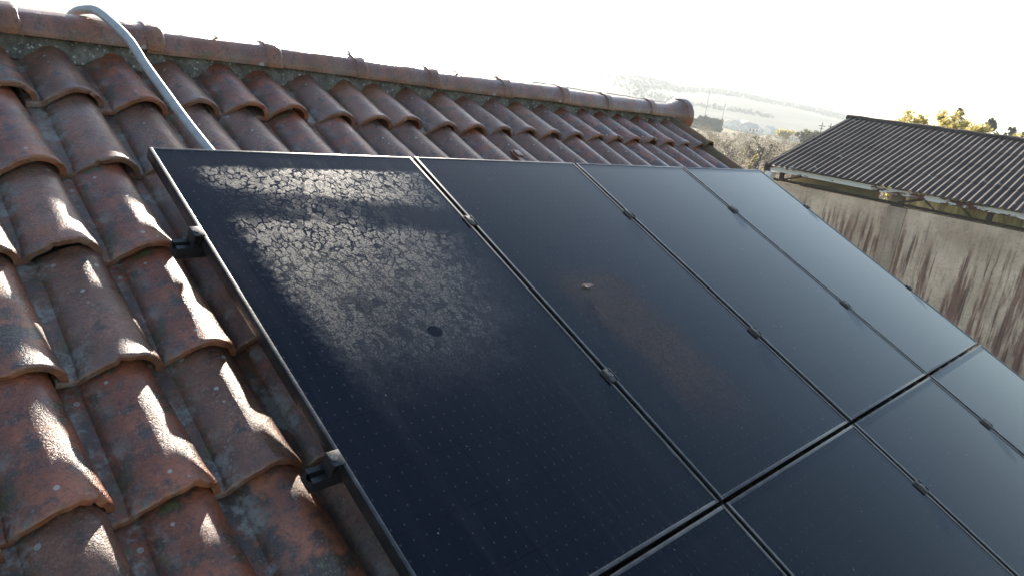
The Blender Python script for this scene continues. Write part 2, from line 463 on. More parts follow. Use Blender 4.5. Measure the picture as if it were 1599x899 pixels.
# ------------------------------------------------------------------ terrain
SKY_PTS = [(-180, .3), (0, .3), (40, .5), (50, 1.1), (55, 1.55), (56.9, 1.42), (58.1, 1.22), (59.8, 1.32), (62.4, 1.36), (64.3, 1.18),
           (66.8, 1.05), (69.4, .80), (72, .55), (80, .3), (120, .3), (180, .3)]
def skyel(az):
    for (a, x), (b, y) in zip(SKY_PTS, SKY_PTS[1:]):
        if a <= az <= b: return x+(y-x)*(az-a)/(b-a)
    return .3
def sstep(x, a, b):
    t = min(1, max(0, (x-a)/(b-a))); return t*t*(3-2*t)
def ground(x, y):
    r = math.hypot(x, y); az = math.degrees(math.atan2(x, y))
    z = -5.2-1.2*sstep(r, 25, 70)-1.2*sstep(r, 70, 420)+.9*sstep(r, 560, 760)
    top = 1300*math.tan(R(skyel(az)))+.33
    k = sstep(r, 720, 1300)
    z += (top-(-6.7))*k
    z += (fbm((x*.012, y*.012, 3))*.9)*sstep(r, 60, 200)+fbm((x*.003, y*.003, 8))*2.5*k
    if r > 1300: z -= (r-1300)*.02
    return z
def make_terrain():
    rs = [0]+[3*1.07**i for i in range(0, 101)]
    rs = [r for r in rs if r < 2500]+[2500]
    azs = []
    a = -180.0
    while a < 180:
        azs.append(a); a += .5 if 30 <= a < 95 else 5
    n = len(azs); v = [(0, 0, -5.2)]; f = []
    for r in rs[1:]:
        for a in azs:
            x, y = r*math.sin(R(a)), r*math.cos(R(a)); v.append((x, y, ground(x, y)))
    for k in range(n): f.append((0, 1+(k+1) % n, 1+k))
    for i in range(len(rs)-2):
        for k in range(n):
            p = 1+i*n; f.append((p+k, p+(k+1) % n, p+n+(k+1) % n, p+n+k))
    mb = MB(); mb.add(v, f)
    o = mb.build('terrain', M['terrain'], sm=80)
    tag(o, kind='structure')
make_terrain()

# ------------------------------------------------------------------ house with its tiled roof
rng = random.Random(7)
HB = Vector((1.45, -1.2, -5.2))
house = empty('house', HB)
tag(house, 'house with the red clay tiled roof that carries the black solar panels', 'house')
ROT = (A25, 0, 0)
TL, TILT, TH = .445, .024, .014
def tile_mesh(seed, damage=0.0):
    """one interlocking clay tile: flat pan on the left, hump on the right; local x along ridge, y up-slope, lower lip at y=0"""
    rs_ = random.Random(seed)
    ts = [0, .12, .25, .38, .5, .62, .74, .84, .90, .935, .96, .978, .990, 1.0]
    off = Vector((rs_.random()*50, rs_.random()*50, rs_.random()*50))
    kx = rs_.uniform(-.003, .003)
    chips = [(rs_.uniform(-.07, .07), rs_.uniform(.005, .014), rs_.uniform(.004, .011)) for _ in range(rs_.choice((0, 0, 1, 1, 2)))]
    chip = lambda x: sum(d*max(0, 1-abs(x-c)/w_) for c, w_, d in chips)
    npan, nl, nr = 6, 11, 10
    rows = []; lipf = []; panf = []
    for t in ts:
        w = .064+.011*t; H = .051+.011*t
        fl = sstep(t, .86, .985)
        w += .004*fl; H += .0045*fl
        wl = w+.029
        prof = []
        for i in range(npan): prof.append((-.152+(.152-wl)*i/npan, 0.0, 1.0))
        for i in range(nl):
            q = i/nl; c = H*(1-math.cos(math.pi*q))/2; ci = H*math.sqrt(max(0, 1-(1-q)**2.0))
            prof.append((-wl+wl*q, c*.45+ci*.55 if q > 0 else 0, max(0, 1-q*2.2)))
        for i in range(nr+1):
            q = i/nr; ang = q*math.pi/2
            prof.append((w*math.sin(ang), H*math.cos(ang), 0))
        rows.append((t, prof))
    m = npan+nl+nr+1
    top = []; bot = []
    for t, prof in rows:
        y = TL*(1-t)
        drop = 0.0
        for j, (x, z, pf) in enumerate(prof):
            d = noise.noise(Vector((x*16, y*9, 0))+off)*.0016+noise.noise(Vector((x*45, y*45, 3))+off)*.0006
            yy = y+(noise.noise(Vector((x*28, 0, 0))+off)*.0045+noise.noise(Vector((x*120, 0, 5))+off)*.0018)*(1 if t > .9 else 0)+chip(x)*max(0, (t-.955)/.045)
            zz = z+TILT*t+d
            if t == 1.0: zz -= .0042
            top.append((x+kx*t, yy, zz)); lipf.append(1.0 if t >= .985 else 0.0); panf.append(pf)
    for t, prof in rows:
        y = TL*(1-t)
        for j, (x, z, pf) in enumerate(prof):
            a = prof[max(j-1, 0)]; b = prof[min(j+1, m-1)]
            nx, nz = -(b[1]-a[1]), (b[0]-a[0]); L = math.hypot(nx, nz) or 1
            th = TH+.004*sstep(t, .86, .985)
            yy = y+(noise.noise(Vector((x*28, 0, 0))+off)*.0045)*(1 if t > .9 else 0)+chip(x)*max(0, (t-.955)/.045)
            bot.append((x-nx/L*th+kx*t, yy, z-nz/L*th+TILT*t)); lipf.append(1.0 if t >= .985 else 0.0); panf.append(pf)
    v = top+bot; f = []; nt_ = len(ts); B = len(top)
    for i in range(nt_-1):
        for j in range(m-1):
            a, b, c, d = i*m+j, i*m+j+1, (i+1)*m+j+1, (i+1)*m+j
            f.append((a, d, c, b)); f.append((B+a, B+b, B+c, B+d))
    for j in range(m-1):
        a = (nt_-1)*m+j; f.append((a, B+a, B+a+1, a+1))
        f.append((j, j+1, B+j+1, B+j))
    for i in range(nt_-1):
        a, b = i*m, (i+1)*m; f.append((a, B+a, B+b, b))
        a, b = i*m+m-1, (i+1)*m+m-1; f.append((a, b, B+b, B+a))
    me = bpy.data.meshes.new('roof_tile'); me.from_pydata(v, [], f); me.update()
    me.materials.append(M['tile'])
    for nm, dat in (('lip', lipf), ('pan', panf)):
        at = me.attributes.new(nm, 'FLOAT', 'POINT'); at.data.foreach_set('value', dat)
    smooth(me, 50)
    return me
ROWV = [-.475, -.085, .308, .706, 1.098, 1.490, 1.884, 2.28, 2.67, 3.07, 3.46, 3.86]
ROWU = [-.030, -.050, -.058, -.064, -.066, -.066, -.066, -.066, -.066, -.066, -.066, -.066]
PITCH = .2005
HT = -.10-.0665-TILT       # h of the tile's own base
hid_v, hid_f, hid_lip, hid_pan = [], [], [], []
cnt = 0
for r, (vl, u0) in enumerate(zip(ROWV, ROWU)):
    for k in range(-8, 21):
        u = u0+k*PITCH
        shown = (r <= 1 and k >= -3) or (2 <= r <= 5 and -3 <= k <= 0) or (r == 1 and k >= -3)
        if r == 0 and k < -3: shown = False
        ju, jv, jr = rng.gauss(0, .005), rng.gauss(0, .009), rng.gauss(0, R(1.1))
        jt = rng.gauss(0, R(1.0)); jx = rng.gauss(0, R(.55))
        loc = roof(u+ju, vl+jv, HT+rng.gauss(0, .0015))
        if shown:
            me = tile_mesh(r*100+k+50)
            o = link('roof_tile', me, house, loc-HB, (A25+jx, jt, jr))
            cnt += 1
        else:
            if 'base' not in globals(): base = tile_mesh(999)
            Mx = Matrix.Translation(loc-HB) @ Euler((A25+jx, jt, jr)).to_matrix().to_4x4()
            b = len(hid_v)
            hid_v += [tuple(Mx @ q.co) for q in base.vertices]
            hid_f += [tuple(b+i for i in p.vertices) for p in base.polygons]
            for nm, dst in (('lip', hid_lip), ('pan', hid_pan)):
                buf = [0.0]*len(base.vertices); base.attributes[nm].data.foreach_get('value', buf); dst += buf
me = bpy.data.meshes.new('roof_tile_field'); me.from_pydata(hid_v, [], hid_f); me.update(); me.materials.append(M['tile'])
for nm, dat in (('lip', hid_lip), ('pan', hid_pan)):
    at = me.attributes.new(nm, 'FLOAT', 'POINT'); at.data.foreach_set('value', dat)
smooth(me, 50)
tag(link('roof_tile_field', me, house), kind='stuff')

# ridge tiles
RE = roof(0, -.808, -.092)
RR = .083
RAX = Vector((0, RE.y+RR, RE.z))
def ridge_mesh(L, seed, cap=False):
    rs_ = random.Random(seed); off = Vector((rs_.random()*40, rs_.random()*40, 0))
    ts = [0, .1, .25, .4, .55, .7, .82, .875, .885, .90, .93, .97, .99, 1.0]
    n = 30; top = []; bot = []; lip = []
    for t in ts:
        rr = RR*.90+RR*.09*t
        if t >= .885: rr += .0075
        if cap: rr += .046*sstep(t, .60, .98)
        if t == 1.0: rr -= .004
        for j in range(n):
            ex = 38*sstep(t, .55, .9) if cap else 0
            a = R(-8-ex)+R(196+2*ex)*j/(n-1)
            x = t*L; p = Vector((x*12, a*2.2, 0))+off
            d = noise.noise(p)*.0028+noise.noise(p*4)*.001
            xe = x+noise.noise(Vector((a*3, 9, 0))+off)*.006*(t > .9)
            top.append((xe, -(rr+d)*math.cos(a), (rr+d)*math.sin(a))); lip.append(1.0 if t >= .99 else 0)
    for t in ts:
        rr = RR*.90+RR*.09*t-.014
        if cap: rr += .040*sstep(t, .60, .98)
        for j in range(n):
            ex = 38*sstep(t, .55, .9) if cap else 0
            a = R(-8-ex)+R(196+2*ex)*j/(n-1); x = t*L
            xe = x+noise.noise(Vector((a*3, 9, 0))+off)*.006*(t > .9)
            bot.append((xe, -rr*math.cos(a), rr*math.sin(a))); lip.append(1.0 if t >= .99 else 0)
    m = n; B = len(top); f = []; N_ = len(ts)
    for i in range(N_-1):
        for j in range(m-1):
            a, b, c, d = i*m+j, i*m+j+1, (i+1)*m+j+1, (i+1)*m+j
            f.append((a, d, c, b)); f.append((B+a, B+b, B+c, B+d))
        a, b = i*m, (i+1)*m; f.append((a, B+a, B+b, b))
        a, b = i*m+m-1, (i+1)*m+m-1; f.append((a, b, B+b, B+a))
    for j in range(m-1):
        a = (N_-1)*m+j; f.append((a, B+a, B+a+1, a+1)); f.append((j, j+1, B+j+1, B+j))
    me = bpy.data.meshes.new('ridge_tile'); me.from_pydata(top+bot, [], f); me.update(); me.materials.append(M['tile'])
    at = me.attributes.new('lip', 'FLOAT', 'POINT'); at.data.foreach_set('value', lip+[])
    smooth(me, 42)
    return me
JU = [-1.55, -1.08, -.60, -.13, .35, .85, 1.30, 1.75, 2.31, 2.81, 3.27, 3.78, 4.23]
ridge_tiles = []
for i, (a, b) in enumerate(zip(JU, JU[1:])):
    L = b-a+.06
    o = link('ridge_tile', ridge_mesh(L, 40+i, cap=(i == len(JU)-2)), house,
             Vector((a-.06, RAX.y+rng.gauss(0, .003), RAX.z+rng.gauss(0, .003)))-HB, (0, R(-.4)+rng.gauss(0, R(.35)), rng.gauss(0, R(.5))))
    ridge_tiles.append(o)
# mossy barrel tiles closing the right hand verge
def verge_mesh(seed):
    off = Vector((seed*3.3, seed*1.9, 0)); v = []; n = 16; ts = [0, .2, .4, .6, .8, .92, .97, 1.0]
    for sh in (0, .013):
        for t in ts:
            rr = .058+.012*t+(.004 if t > .95 else 0)-sh
            for j in range(n):
                a = R(-25)+R(230)*j/(n-1); d = noise.noise(Vector((t*5, a*2, seed)))*.003+noise.noise(Vector((t*24, a*7, seed)))*.0035
                v.append(((rr+d*(sh == 0))*math.cos(a), TL*(1-t), (rr+d*(sh == 0))*math.sin(a)+.022*t))
    B = n*len(ts); f = []
    for i in range(len(ts)-1):
        for j in range(n-1):
            a, b, c, d = i*n+j, i*n+j+1, (i+1)*n+j+1, (i+1)*n+j
            f.append((a, b, c, d)); f.append((B+a, B+d, B+c, B+b))
        for j in (0, n-1): f.append((i*n+j, (i+1)*n+j, B+(i+1)*n+j, B+i*n+j))
    for j in range(n-1):
        a = (len(ts)-1)*n+j; f.append((a, a+1, B+a+1, B+a)); f.append((j, B+j, B+j+1, j+1))
    me = bpy.data.meshes.new('verge_tile'); me.from_pydata(v, [], f); me.update(); me.materials.append(M['mosstile'])
    bm = bmesh.new(); bm.from_mesh(me); bmesh.ops.recalc_face_normals(bm, faces=bm.faces); bm.to_mesh(me); bm.free()
    smooth(me, 50); return me
for i, vl in enumerate(ROWV[:9]):
    link('verge_tile', verge_mesh(i+1), house, roof(4.075+rng.gauss(0, .004), vl+.02, HT+.02)-HB, (A25, 0, rng.gauss(0, R(1))))
# curled flakes spalling off the crowns of the ridge tiles (sub-parts of the tiles they come off)
def flake(i, u, dy, L, curl, wd, yaw):
    mb = MB(); n = 8; v = []; f = []
    for k in range(n+1):
        t = k/n; w = wd*(1-t*.85)*(1+.25*math.sin(k*2.1+i))
        z = curl*t*t+.0005; x = -L*t
        v += [(x, -w, z-.002*(1-t)), (x, w, z+.001), (x, w, z+.0035), (x, -w, z+.0015)]
    for k in range(n):
        a = k*4; b = a+4
        for j in range(4): f.append((a+j, a+(j+1) % 4, b+(j+1) % 4, b+j))
    f += [(3, 2, 1, 0), (n*4, n*4+1, n*4+2, n*4+3)]
    mb.add(v, f)
    o = ridge_tiles[i]
    lx = u-(o.location.x+HB.x)
    rr = RR*(.90+.09*lx/(JU[i+1]-JU[i]+.06))+(.007 if lx > .885*(JU[i+1]-JU[i]+.06) else 0)
    q = mb.build('flake', M['tile'], o, 60, (lx, dy, math.sqrt(max(.0001, rr*rr-dy*dy))), (0, 0, yaw))
for a in [(4, .335, 0, .05, .012, .02, .1), (5, .83, .005, .06, .016, .022, -.2), (6, 1.285, .01, .06, .030, .014, .2), (6, .95, -.01, .05, .008, .02, .1),
          (7, 1.50, -.015, .09, .010, .016, .05), (7, 1.42, -.02, .10, .009, .018, -.05), (7, 1.60, -.01, .06, .012, .012, .1), (7, 1.74, 0, .05, .012, .02, .2),
          (8, 1.93, .0, .04, .016, .008, .3), (8, 2.27, .0, .06, .015, .02, 0), (4, .12, 0, .03, .010, .006, .3), (5, .60, 0, .035, .008, .008, .6), (5, .50, 0, .02, .009, .004, .1),
          (9, 2.78, 0, .04, .010, .02, .1), (10, 3.24, 0, .045, .014, .02, .1)]:
    flake(*a)

# mortar bed under the ridge
mb = MB(); v = []; f = []
us = np.arange(-1.55, 4.12, .010); ns = 9
for i, u in enumerate(us):
    u = float(u)
    for j in range(ns):
        s = j/(ns-1)
        vv = -.885+.098*s; h = -.082-.012*s-.085*s**1.6
        d = fbm((u*14, s*2.0, 1.0), 4)*.014+noise.noise(Vector((u*70, s*9, 4)))*.006+max(0, noise.noise(Vector((u*38, s*5, 9)))-.2)*.03
        v.append(tuple(roof(u, vv+d*.9, h+d*.45)-HB))
for i in range(len(us)-1):
    for j in range(ns-1):
        a = i*ns+j; f.append((a, a+1, a+ns+1, a+ns))
mb.add(v, f); mb.build('mortar_bedding', M['mortar'], house, 60)

# deck, rear slope and walls under the roof
mb = MB()
th = .10
def slab(u0, u1, p0, p1, d):
    a, b = Vector((u0, p0[0], p0[1])), Vector((u1, p0[0], p0[1])); c, e = Vector((u1, p1[0], p1[1])), Vector((u0, p1[0], p1[1]))
    dz = Vector((0, 0, -d)); q = [x-HB for x in (a, b, c, e, a+dz, b+dz, c+dz, e+dz)]
    mb.add(q, [(0, 1, 2, 3), (7, 6, 5, 4), (0, 4, 5, 1), (1, 5, 6, 2), (2, 6, 7, 3), (3, 7, 4, 0)])
rt = roof(0, -.90, HT-.012); lo = roof(0, 3.90, HT-.012)
slab(-1.60, 4.06, (lo.y, lo.z), (rt.y, rt.z), th)
mb.build('roof_deck', M['deck'], house, 0)
# rear slope: one ribbed sheet of the same tiles seen only from behind
mb = MB(); v = []; f = []
back = lambda d: (RAX.y+.02+d*CA, RAX.z-.055-d*SA)
ys = [0, .39, .391, .78, .781, 1.17, 1.171, 1.56, 1.561, 1.95, 1.951, 2.34, 2.341, 2.73, 2.731, 3.12]
uu = np.linspace(-1.6, 4.05, 29*8+1)
for i, d in enumerate(ys):
    y, z = back(d)
    for u in uu:
        ph = ((u+.05)/PITCH) % 1.0
        q = abs(ph-.5)*2; hgt = .052*math.sqrt(max(0, 1-(q/.68)**2)) if q < .68 else 0
        v.append((u-HB.x, y-HB.y, z-HB.z-.06+hgt+(.02 if i % 2 == 1 else 0)))
m = len(uu)
for i in range(len(ys)-1):
    for j in range(m-1): f.append((i*m+j, i*m+j+1, (i+1)*m+j+1, (i+1)*m+j))
mb.add(v, f); mb.build('rear_slope', M['tile'], house, 50)
mb = MB()
yl, zl = lo.y+.35, lo.z-.02
yb, zb = back(2.9)
prof = [(yl, -5.3), (yb, -5.3), (yb, zb-.14), (RAX.y, rt.z-.16), (yl, lo.z+.35*math.tan(A25)-.135)]
v = [Vector((-1.45, y, z))-HB for y, z in prof]+[Vector((3.93, y, z))-HB for y, z in prof]
f = [(4, 3, 2, 1, 0), (5, 6, 7, 8, 9)]+[(i, (i+1) % 5, 5+(i+1) % 5, 5+i) for i in range(5)]
mb.add(v, f); mb.build('wall', M['wallh'], house, 0)

# ------------------------------------------------------------------ solar panels
PW, PL, GAP = .981, 1.683, .019
FR, FH = .011, .035
def panel_frame():
    mb = MB(); b = .0016
    def pr(lo_, hi_): mb.box(lo_, hi_, 0, b)
    z1, z0 = 0.0, -FH
    pr((0, -PL, z0), (FR, 0, z1)); pr((PW-FR, -PL, z0), (PW, 0, z1))
    pr((FR-.0015, -FR, z0), (PW-FR+.0015, -.0004, z1-.0004)); pr((FR-.0015, -PL+.0004, z0), (PW-FR+.0015, -PL+FR, z1-.0004))
    return mb.mesh('frame', M['frame'])
frame_me = panel_frame(); smooth(frame_me, 35)
def glass_me(mat):
    mb = MB(); e = FR-.001; z = -.0022
    mb.box((e, -PL+e, z-.004), (PW-e, -e, z), 0, .0004)
    return mb.mesh('cell_glass', mat)
mbk = MB(); mbk.box((FR, -PL+FR, -.0095), (PW-FR, -FR, -.0072)); back_me = mbk.mesh('backsheet', M['backsheet'])
PLAB = {
 (0, 0): 'solar panel with a cracked sheet of dried dew, nearest the bare tiles on the left',
 (0, 1): 'solar panel with a brownish dirt smear and a dry leaf beside the dew covered panel',
 (0, 2): 'clean upper row solar panel between the smeared panel and the end panel',
 (0, 3): 'pale sky reflecting solar panel at the upper right end beside the shed wall',
 (1, 0): 'lower row solar panel below the dew covered one, cut by the bottom edge',
 (1, 1): 'dark lower row solar panel directly below the panel with the brown smear',
 (1, 2): 'lower row solar panel, second from the right end, with clamps on both long edges',
 (1, 3): 'lower row end solar panel below the pale end panel, cut by the right edge'}
for r in range(2):
    for c in range(4):
        dew = 1.0 if (r, c) == (0, 0) else 0
        gm = mat_glass('panel glass %d %d' % (r, c), r*4+c+1, dew, 1.0 if (r, c) == (0, 1) else 0)
        p = empty('solar_panel', roof(c*1.0+.001, r*1.6965+.002, 0), ROT)
        p.rotation_euler.x += rng.gauss(0, R(.05)); p.rotation_euler.y = rng.gauss(0, R(.05))
        tag(p, PLAB[(r, c)], 'solar panel', 'solar panels on the tiled roof')
        link('frame', frame_me, p)
        link('cell_glass', glass_me(gm), p)
        link('backsheet', back_me, p)

# rails under the panels
RV = [.405, 1.195, 2.003, 2.90]
RLAB = ['upper dark mounting rail under the top row, ending at the upper left clamp', 'dark mounting rail ending at the lower left clamp beside the tiles',
        'dark mounting rail under the upper part of the lower row of panels', 'lowest dark mounting rail under the lower row of panels']
rail_h = -FH-.001
for i, vv in enumerate(RV):
    mb = MB()
    x0, x1 = -.062, 4.03; w = .020
    prof = [(-w, -.036), (w, -.036), (w, -.001), (.007, -.001), (.007, -.014), (-.007, -.014), (-.007, -.001), (-w, -.001)]
    v = [(x0, y, z) for y, z in prof]+[(x1, y, z) for y, z in prof]; n = 8
    f = [(j, (j+1) % n, n+(j+1) % n, n+j) for j in range(n)]+[(3, 2, 1, 0), (7, 6, 5, 4), (0, 3, 4, 7), (n+0, n+1, n+2, n+3), (n+4, n+5, n+6, n+7), (n+7, n+4, n+3, n+0)]
    mb.add(v, f)
    o = mb.build('mounting_rail', M['rail'], None, 0, roof(0, vv, rail_h), ROT)
    tag(o, RLAB[i], 'rail', 'mounting rails under the panels')

# clamps
def clamp_mid():
    root = empty('panel_clamp', (0, 0, 0))
    mb = MB()
    mb.box((-.019, -.026, .0006), (.019, .026, .0055), 0, .0012)
    mb.box((-.0055, -.024, -.034), (.0055, .024, .001), 0, .0008)
    mb.box((-.0155, -.0255, .0050), (-.012, .0255, .0085), 0, .0009)
    mb.box((.012, -.0255, .0050), (.0155, .0255, .0085), 0, .0009)
    mb.build('clamp_plate', M['clamp'], root, 35)
    b = MB(); b.cyl((0, 0, .005), (0, 0, 1), .0085, .0032, 20); b.cyl((0, 0, .0079), (0, 0, 1), .0044, .0006, 6, 1)  # black hex disc paints the shade of a socket hole that isn't modelled
    b.build('bolt', [M['bolt'], M['cable']], root, 30)
    return root
def clamp_end(sgn):
    root = empty('panel_clamp', (0, 0, 0))
    mb = MB()
    X = lambda a, b: (min(sgn*a, sgn*b), max(sgn*a, sgn*b))
    for (a, b, z0, z1) in ((-.008, .0235, .0006, .0055), (.003, .0065, -.034, .003), (.003, .0235, -.0345, -.0305), (.0205, .0235, -.033, .0045)):
        lo_, hi_ = X(a, b); mb.box((lo_, -.020, z0), (hi_, .020, z1), 0, .0012)
    mb.build('clamp_plate', M['clamp'], root, 35)
    b = MB(); b.cyl((sgn*.0135, 0, .0055), (0, 0, 1), .0078, .0026, 20); b.cyl((sgn*.0135, 0, .0078), (0, 0, 1), .0042, .0006, 6, 1)  # same flat black disc painted in for the dark of the socket
    b.build('bolt', [M['bolt'], M['cable']], root, 30)
    return root
CG = 'clamps holding the panel edges'
def put(root, u, v, label, first):
    o = root
    if not first:
        o = root.copy(); COL.objects.link(o)
        for ch in root.children:
            c2 = ch.copy(); COL.objects.link(c2); c2.parent = o
    o.location = roof(u, v, 0); o.rotation_euler = ROT
    tag(o, label, 'clamp', CG)
pm = clamp_mid()
GU = lambda c: c-GAP/2+.001
mids = [(1, .41, 'clamp on the first seam from the left, upper one with a worn shiny rim'), (1, 1.195, 'clamp on the first seam from the left, lower one midway down the photo'),
        (2, .41, 'upper clamp on the second seam, right of the dirt smeared panel'), (2, 1.195, 'lower clamp on the second seam, above the crossing with the row gap'),
        (3, .41, 'upper clamp on the third seam, between the clean panel and the pale end panel'), (3, 1.195, 'lower clamp on the third seam, close to the shed wall'),
        (2, 2.003, 'clamp below the row gap on the second seam, near the bottom right'), (3, 2.003, 'clamp below the row gap on the third seam, at the right edge')]
for i, (c, v, lb) in enumerate(mids): put(pm, GU(c), v, lb, i == 0)
pe = clamp_end(-1)
put(pe, -.001, .405, 'end clamp on the left panel edge, upper one above a dark rail end', True)
put(pe, -.001, 1.195, 'end clamp on the left panel edge, lower one beside the moss stained tile', False)
pr_ = clamp_end(1)
put(pr_, 3.984, .41, 'end clamp on the far right panel edge, upper one against the pale wall', True)
put(pr_, 3.984, 1.21, 'end clamp on the far right panel edge, lower one against the red stained wall', False)

# conduit pipe over the ridge
def bez(P, n=14):
    out = []
    P = [Vector(p) for p in P]
    Q = [2*P[0]-P[1]]+P+[2*P[-1]-P[-2]]
    for i in range(1, len(Q)-2):
        for k in range(n):
            t = k/n; a, b, c, d = Q[i-1:i+3]
            out.append(.5*((2*b)+(c-a)*t+(2*a-5*b+4*c-d)*t*t+(3*b-a-3*c+d)*t**3))
    out.append(P[-1]); return out
arch = RAX.z+RR+.022
pipe_pts = [roof(.262, .05, -.078), roof(.240, -.109, -.071), roof(.222, -.251, -.062), roof(.206, -.415, -.050), roof(.183, -.560, -.028), roof(.158, -.675, .004),
            Vector((.131, RAX.y-.065, arch-.004)), Vector((.108, RAX.y+.01, arch+.004)), Vector((.082, RAX.y+.09, arch-.02)), Vector((.06, RAX.y+.17, RAX.z)), Vector((.03, RAX.y+.40, RAX.z-.12))]
mb = MB(); mb.tube(bez(pipe_pts), .0158, 16)
o = mb.build('conduit_pipe', M['pipe'], None, 60)
tag(o, 'grey plastic conduit pipe arching over the ridge and running down under the panels', 'pipe')
# thin cable along the crown of the ridge
mb = MB()
cp = []
for i in range(60):
    u = 2.55+i*(4.12-2.55)/59
    cp.append((u, RAX.y+.012+.006*math.sin(i*.7), RAX.z+RR+.004+.003*math.sin(i*.23)+.001*math.sin(i*.9)))
mb.tube(cp, .0022, 6)
o = mb.build('cable', M['cable'], None, 60)
tag(o, 'thin dark cable laid along the crown of the ridge tiles', 'cable')

# broken piece of tile lying in a pan, chips and a dry leaf
mb = MB()
mb.box((-.055, -.085, -.006), (.050, .085, .006), 0, .002)
mb.box((-.045, .030, .0065), (.045, .083, .014), 0, .003)
o = mb.build('broken_tile', M['tile'], None, 40, roof(1.915, -.20, -.135), (A25-R(3), R(4), R(-6)))
tag(o, 'broken flat piece of clay tile lying in a trough just above the panels', 'tile piece')
chipu = [(-.225, .80, .3, 'largest brick red clay chip, top one of three in the tile trough'),
         (-.222, .835, 1.1, 'middle brick red clay chip of the three lying in the trough'),
         (-.213, .862, .2, 'smallest brick red clay chip, lowest of the three in the trough')]
for i, (u, v, a, lb) in enumerate(chipu):
    bm = bmesh.new(); s_ = (.014, .012, .009)[i]
    bmesh.ops.create_cube(bm, size=1)
    for q in bm.verts:
        q.co = Vector((q.co.x*s_*1.7, q.co.y*s_*1.2, q.co.z*s_*.7))+Vector((rng.gauss(0, s_*.18), rng.gauss(0, s_*.18), rng.gauss(0, s_*.12)))
    bmesh.ops.bevel(bm, geom=bm.edges[:], offset=.0012, segments=1, affect='EDGES')
    me = bpy.data.meshes.new('clay_chip'); bm.to_mesh(me); bm.free(); me.materials.append(M['clay'])
    o = link('clay_chip', me, None, roof(u, v, HT+.022), (A25, .1, a))
    tag(o, lb, 'chip', 'loose clay chips')
v = []; f = []
for k in range(9):
    t = k/8; w = .009*math.sin(math.pi*min(1, t*1.05+.02))+.0005; x = (t-.5)*.05
    v += [(x, -w, .0035+.006*abs(t-.5)*2+.002*math.sin(k*2)), (x, 0, .0018+.002*math.sin(k)), (x, w, .005+.003*math.sin(k*1.3))]
    v += [(p[0], p[1], p[2]-.0006) for p in v[-3:]]
for k in range(8):
    a = k*6; b = a+6
    f += [(a, b, b+1, a+1), (a+1, b+1, b+2, a+2), (a+3, a+4, b+4, b+3), (a+4, a+5, b+5, b+4), (a, a+3, b+3, b), (a+2, b+2, b+5, a+5)]
mb = MB(); mb.add(v, f)
o = mb.build('dry_leaf', M['dryleaf'], None, 60, roof(1.272, .808, 0), (A25, 0, R(-18)))
tag(o, 'small curled pinkish dry leaf lying on the panel with the brown smear', 'leaf')

# ------------------------------------------------------------------ shed on the right
EX, EZ, SXR, SZR = 21.0, -.93, 26.63, .80
SY0, SY1 = -5.0, 7.92
GZ = -6.0
shed = empty('shed', (21.3, 1.5, GZ)); SB = Vector(shed.location)
tag(shed, 'long shed with dark corrugated roof and stained pale wall beyond the panels', 'shed')
sl = Vector((SXR-EX, 0, SZR-EZ)); SLN = sl.length; sl.normalize(); sn = Vector((-sl.z, 0, sl.x))
cp_ = .177
def corrugated(a0, nsheet, dirn, y0, y1):
    mb = MB(); L = SLN/nsheet+.12
    ys_ = np.arange(y0, y1+.001, cp_/10)
    for s in range(nsheet):
        d0 = s*SLN/nsheet-.02; d1 = min(d0+L, SLN-.02)
        v = []; f = []
        for dd, up in ((d0, .012), ((d0+d1)/2, .008), (d1, .0)):
            for y in ys_:
                ph = (y/cp_) % 1; z = .026*math.cos(2*math.pi*ph)
                sag = .012*fbm((float(y)*.35, dd*.4, 2))
                wob = .004*noise.noise(Vector((math.floor(y/1.06)*3.1, s*2.2, 0)))
                p = a0+Vector((dirn*sl.x, 0, sl.z))*(dd+wob*4*(dd == d0))+Vector((dirn*sn.x, 0, sn.z))*(z+up+sag+wob)
                v.append((p.x-SB.x, y-SB.y, p.z-SB.z))
        m = len(ys_)
        for i in range(2):
            for j in range(m-1): f.append((i*m+j, i*m+j+1, (i+1)*m+j+1, (i+1)*m+j))
        # thickness: underside
        n0 = len(v); v += [(p[0], p[1], p[2]-.008) for p in v]
        f += [tuple(n0+i for i in reversed(q)) for q in f]
        for j in range(m-1): f.append((j+1, j, n0+j, n0+j+1))
        mb.add(v, f)
    return mb
roofp = corrugated(Vector((EX-.12, 0, EZ-.03)), 4, 1, SY0, SY1).build('roof', M['shedroof'], shed, 60)
corrugated(Vector((2*SXR-EX+.12, 0, EZ-.03)), 4, -1, SY0, SY1).build('rear_roof', M['shedroof'], shed, 60)
mb = MB()   # ridge capping with crumbling mossy joints
v = []; f = []
yy = np.arange(SY0, SY1+.05, .12)
for y in yy:
    k = .010*math.floor(((y*1.0) % 1.1)/.55)
    for j in range(9):
        a = R(-32)+R(244)*j/8
        d = fbm((float(y)*4, j*.6, 0))*.018
        v.append((SXR-SB.x+.14*math.cos(a)*1.25, y-SB.y, SZR-SB.z-.02+(.10+k+d)*math.sin(a)))
for i in range(len(yy)-1):
    for j in range(8): f.append((i*9+j, i*9+j+1, (i+1)*9+j+1, (i+1)*9+j))
mb.add(v, f); mb.build('ridge_capping', M['shedroof'], roofp, 60)
rel = lambda x, y, z: (x-SB.x, y-SB.y, z-SB.z)
mb = MB(); mb.box(rel(EX+.02, SY0, -1.125), rel(EX+.07, SY1-.10, -1.00)); mb.box(rel(EX+.015, SY0, -1.135), rel(EX+.14, SY1-.10, -1.118)); 
mb.build('fascia_beam', M['fascia'], shed, 0)
WX = EX+.12
mb = MB()
mb.box(rel(WX, 4.20, GZ-.5), rel(WX+.22, SY1-.42, -1.42), 0, .01)
mb.build('wall', M['concrete'], shed, 30)
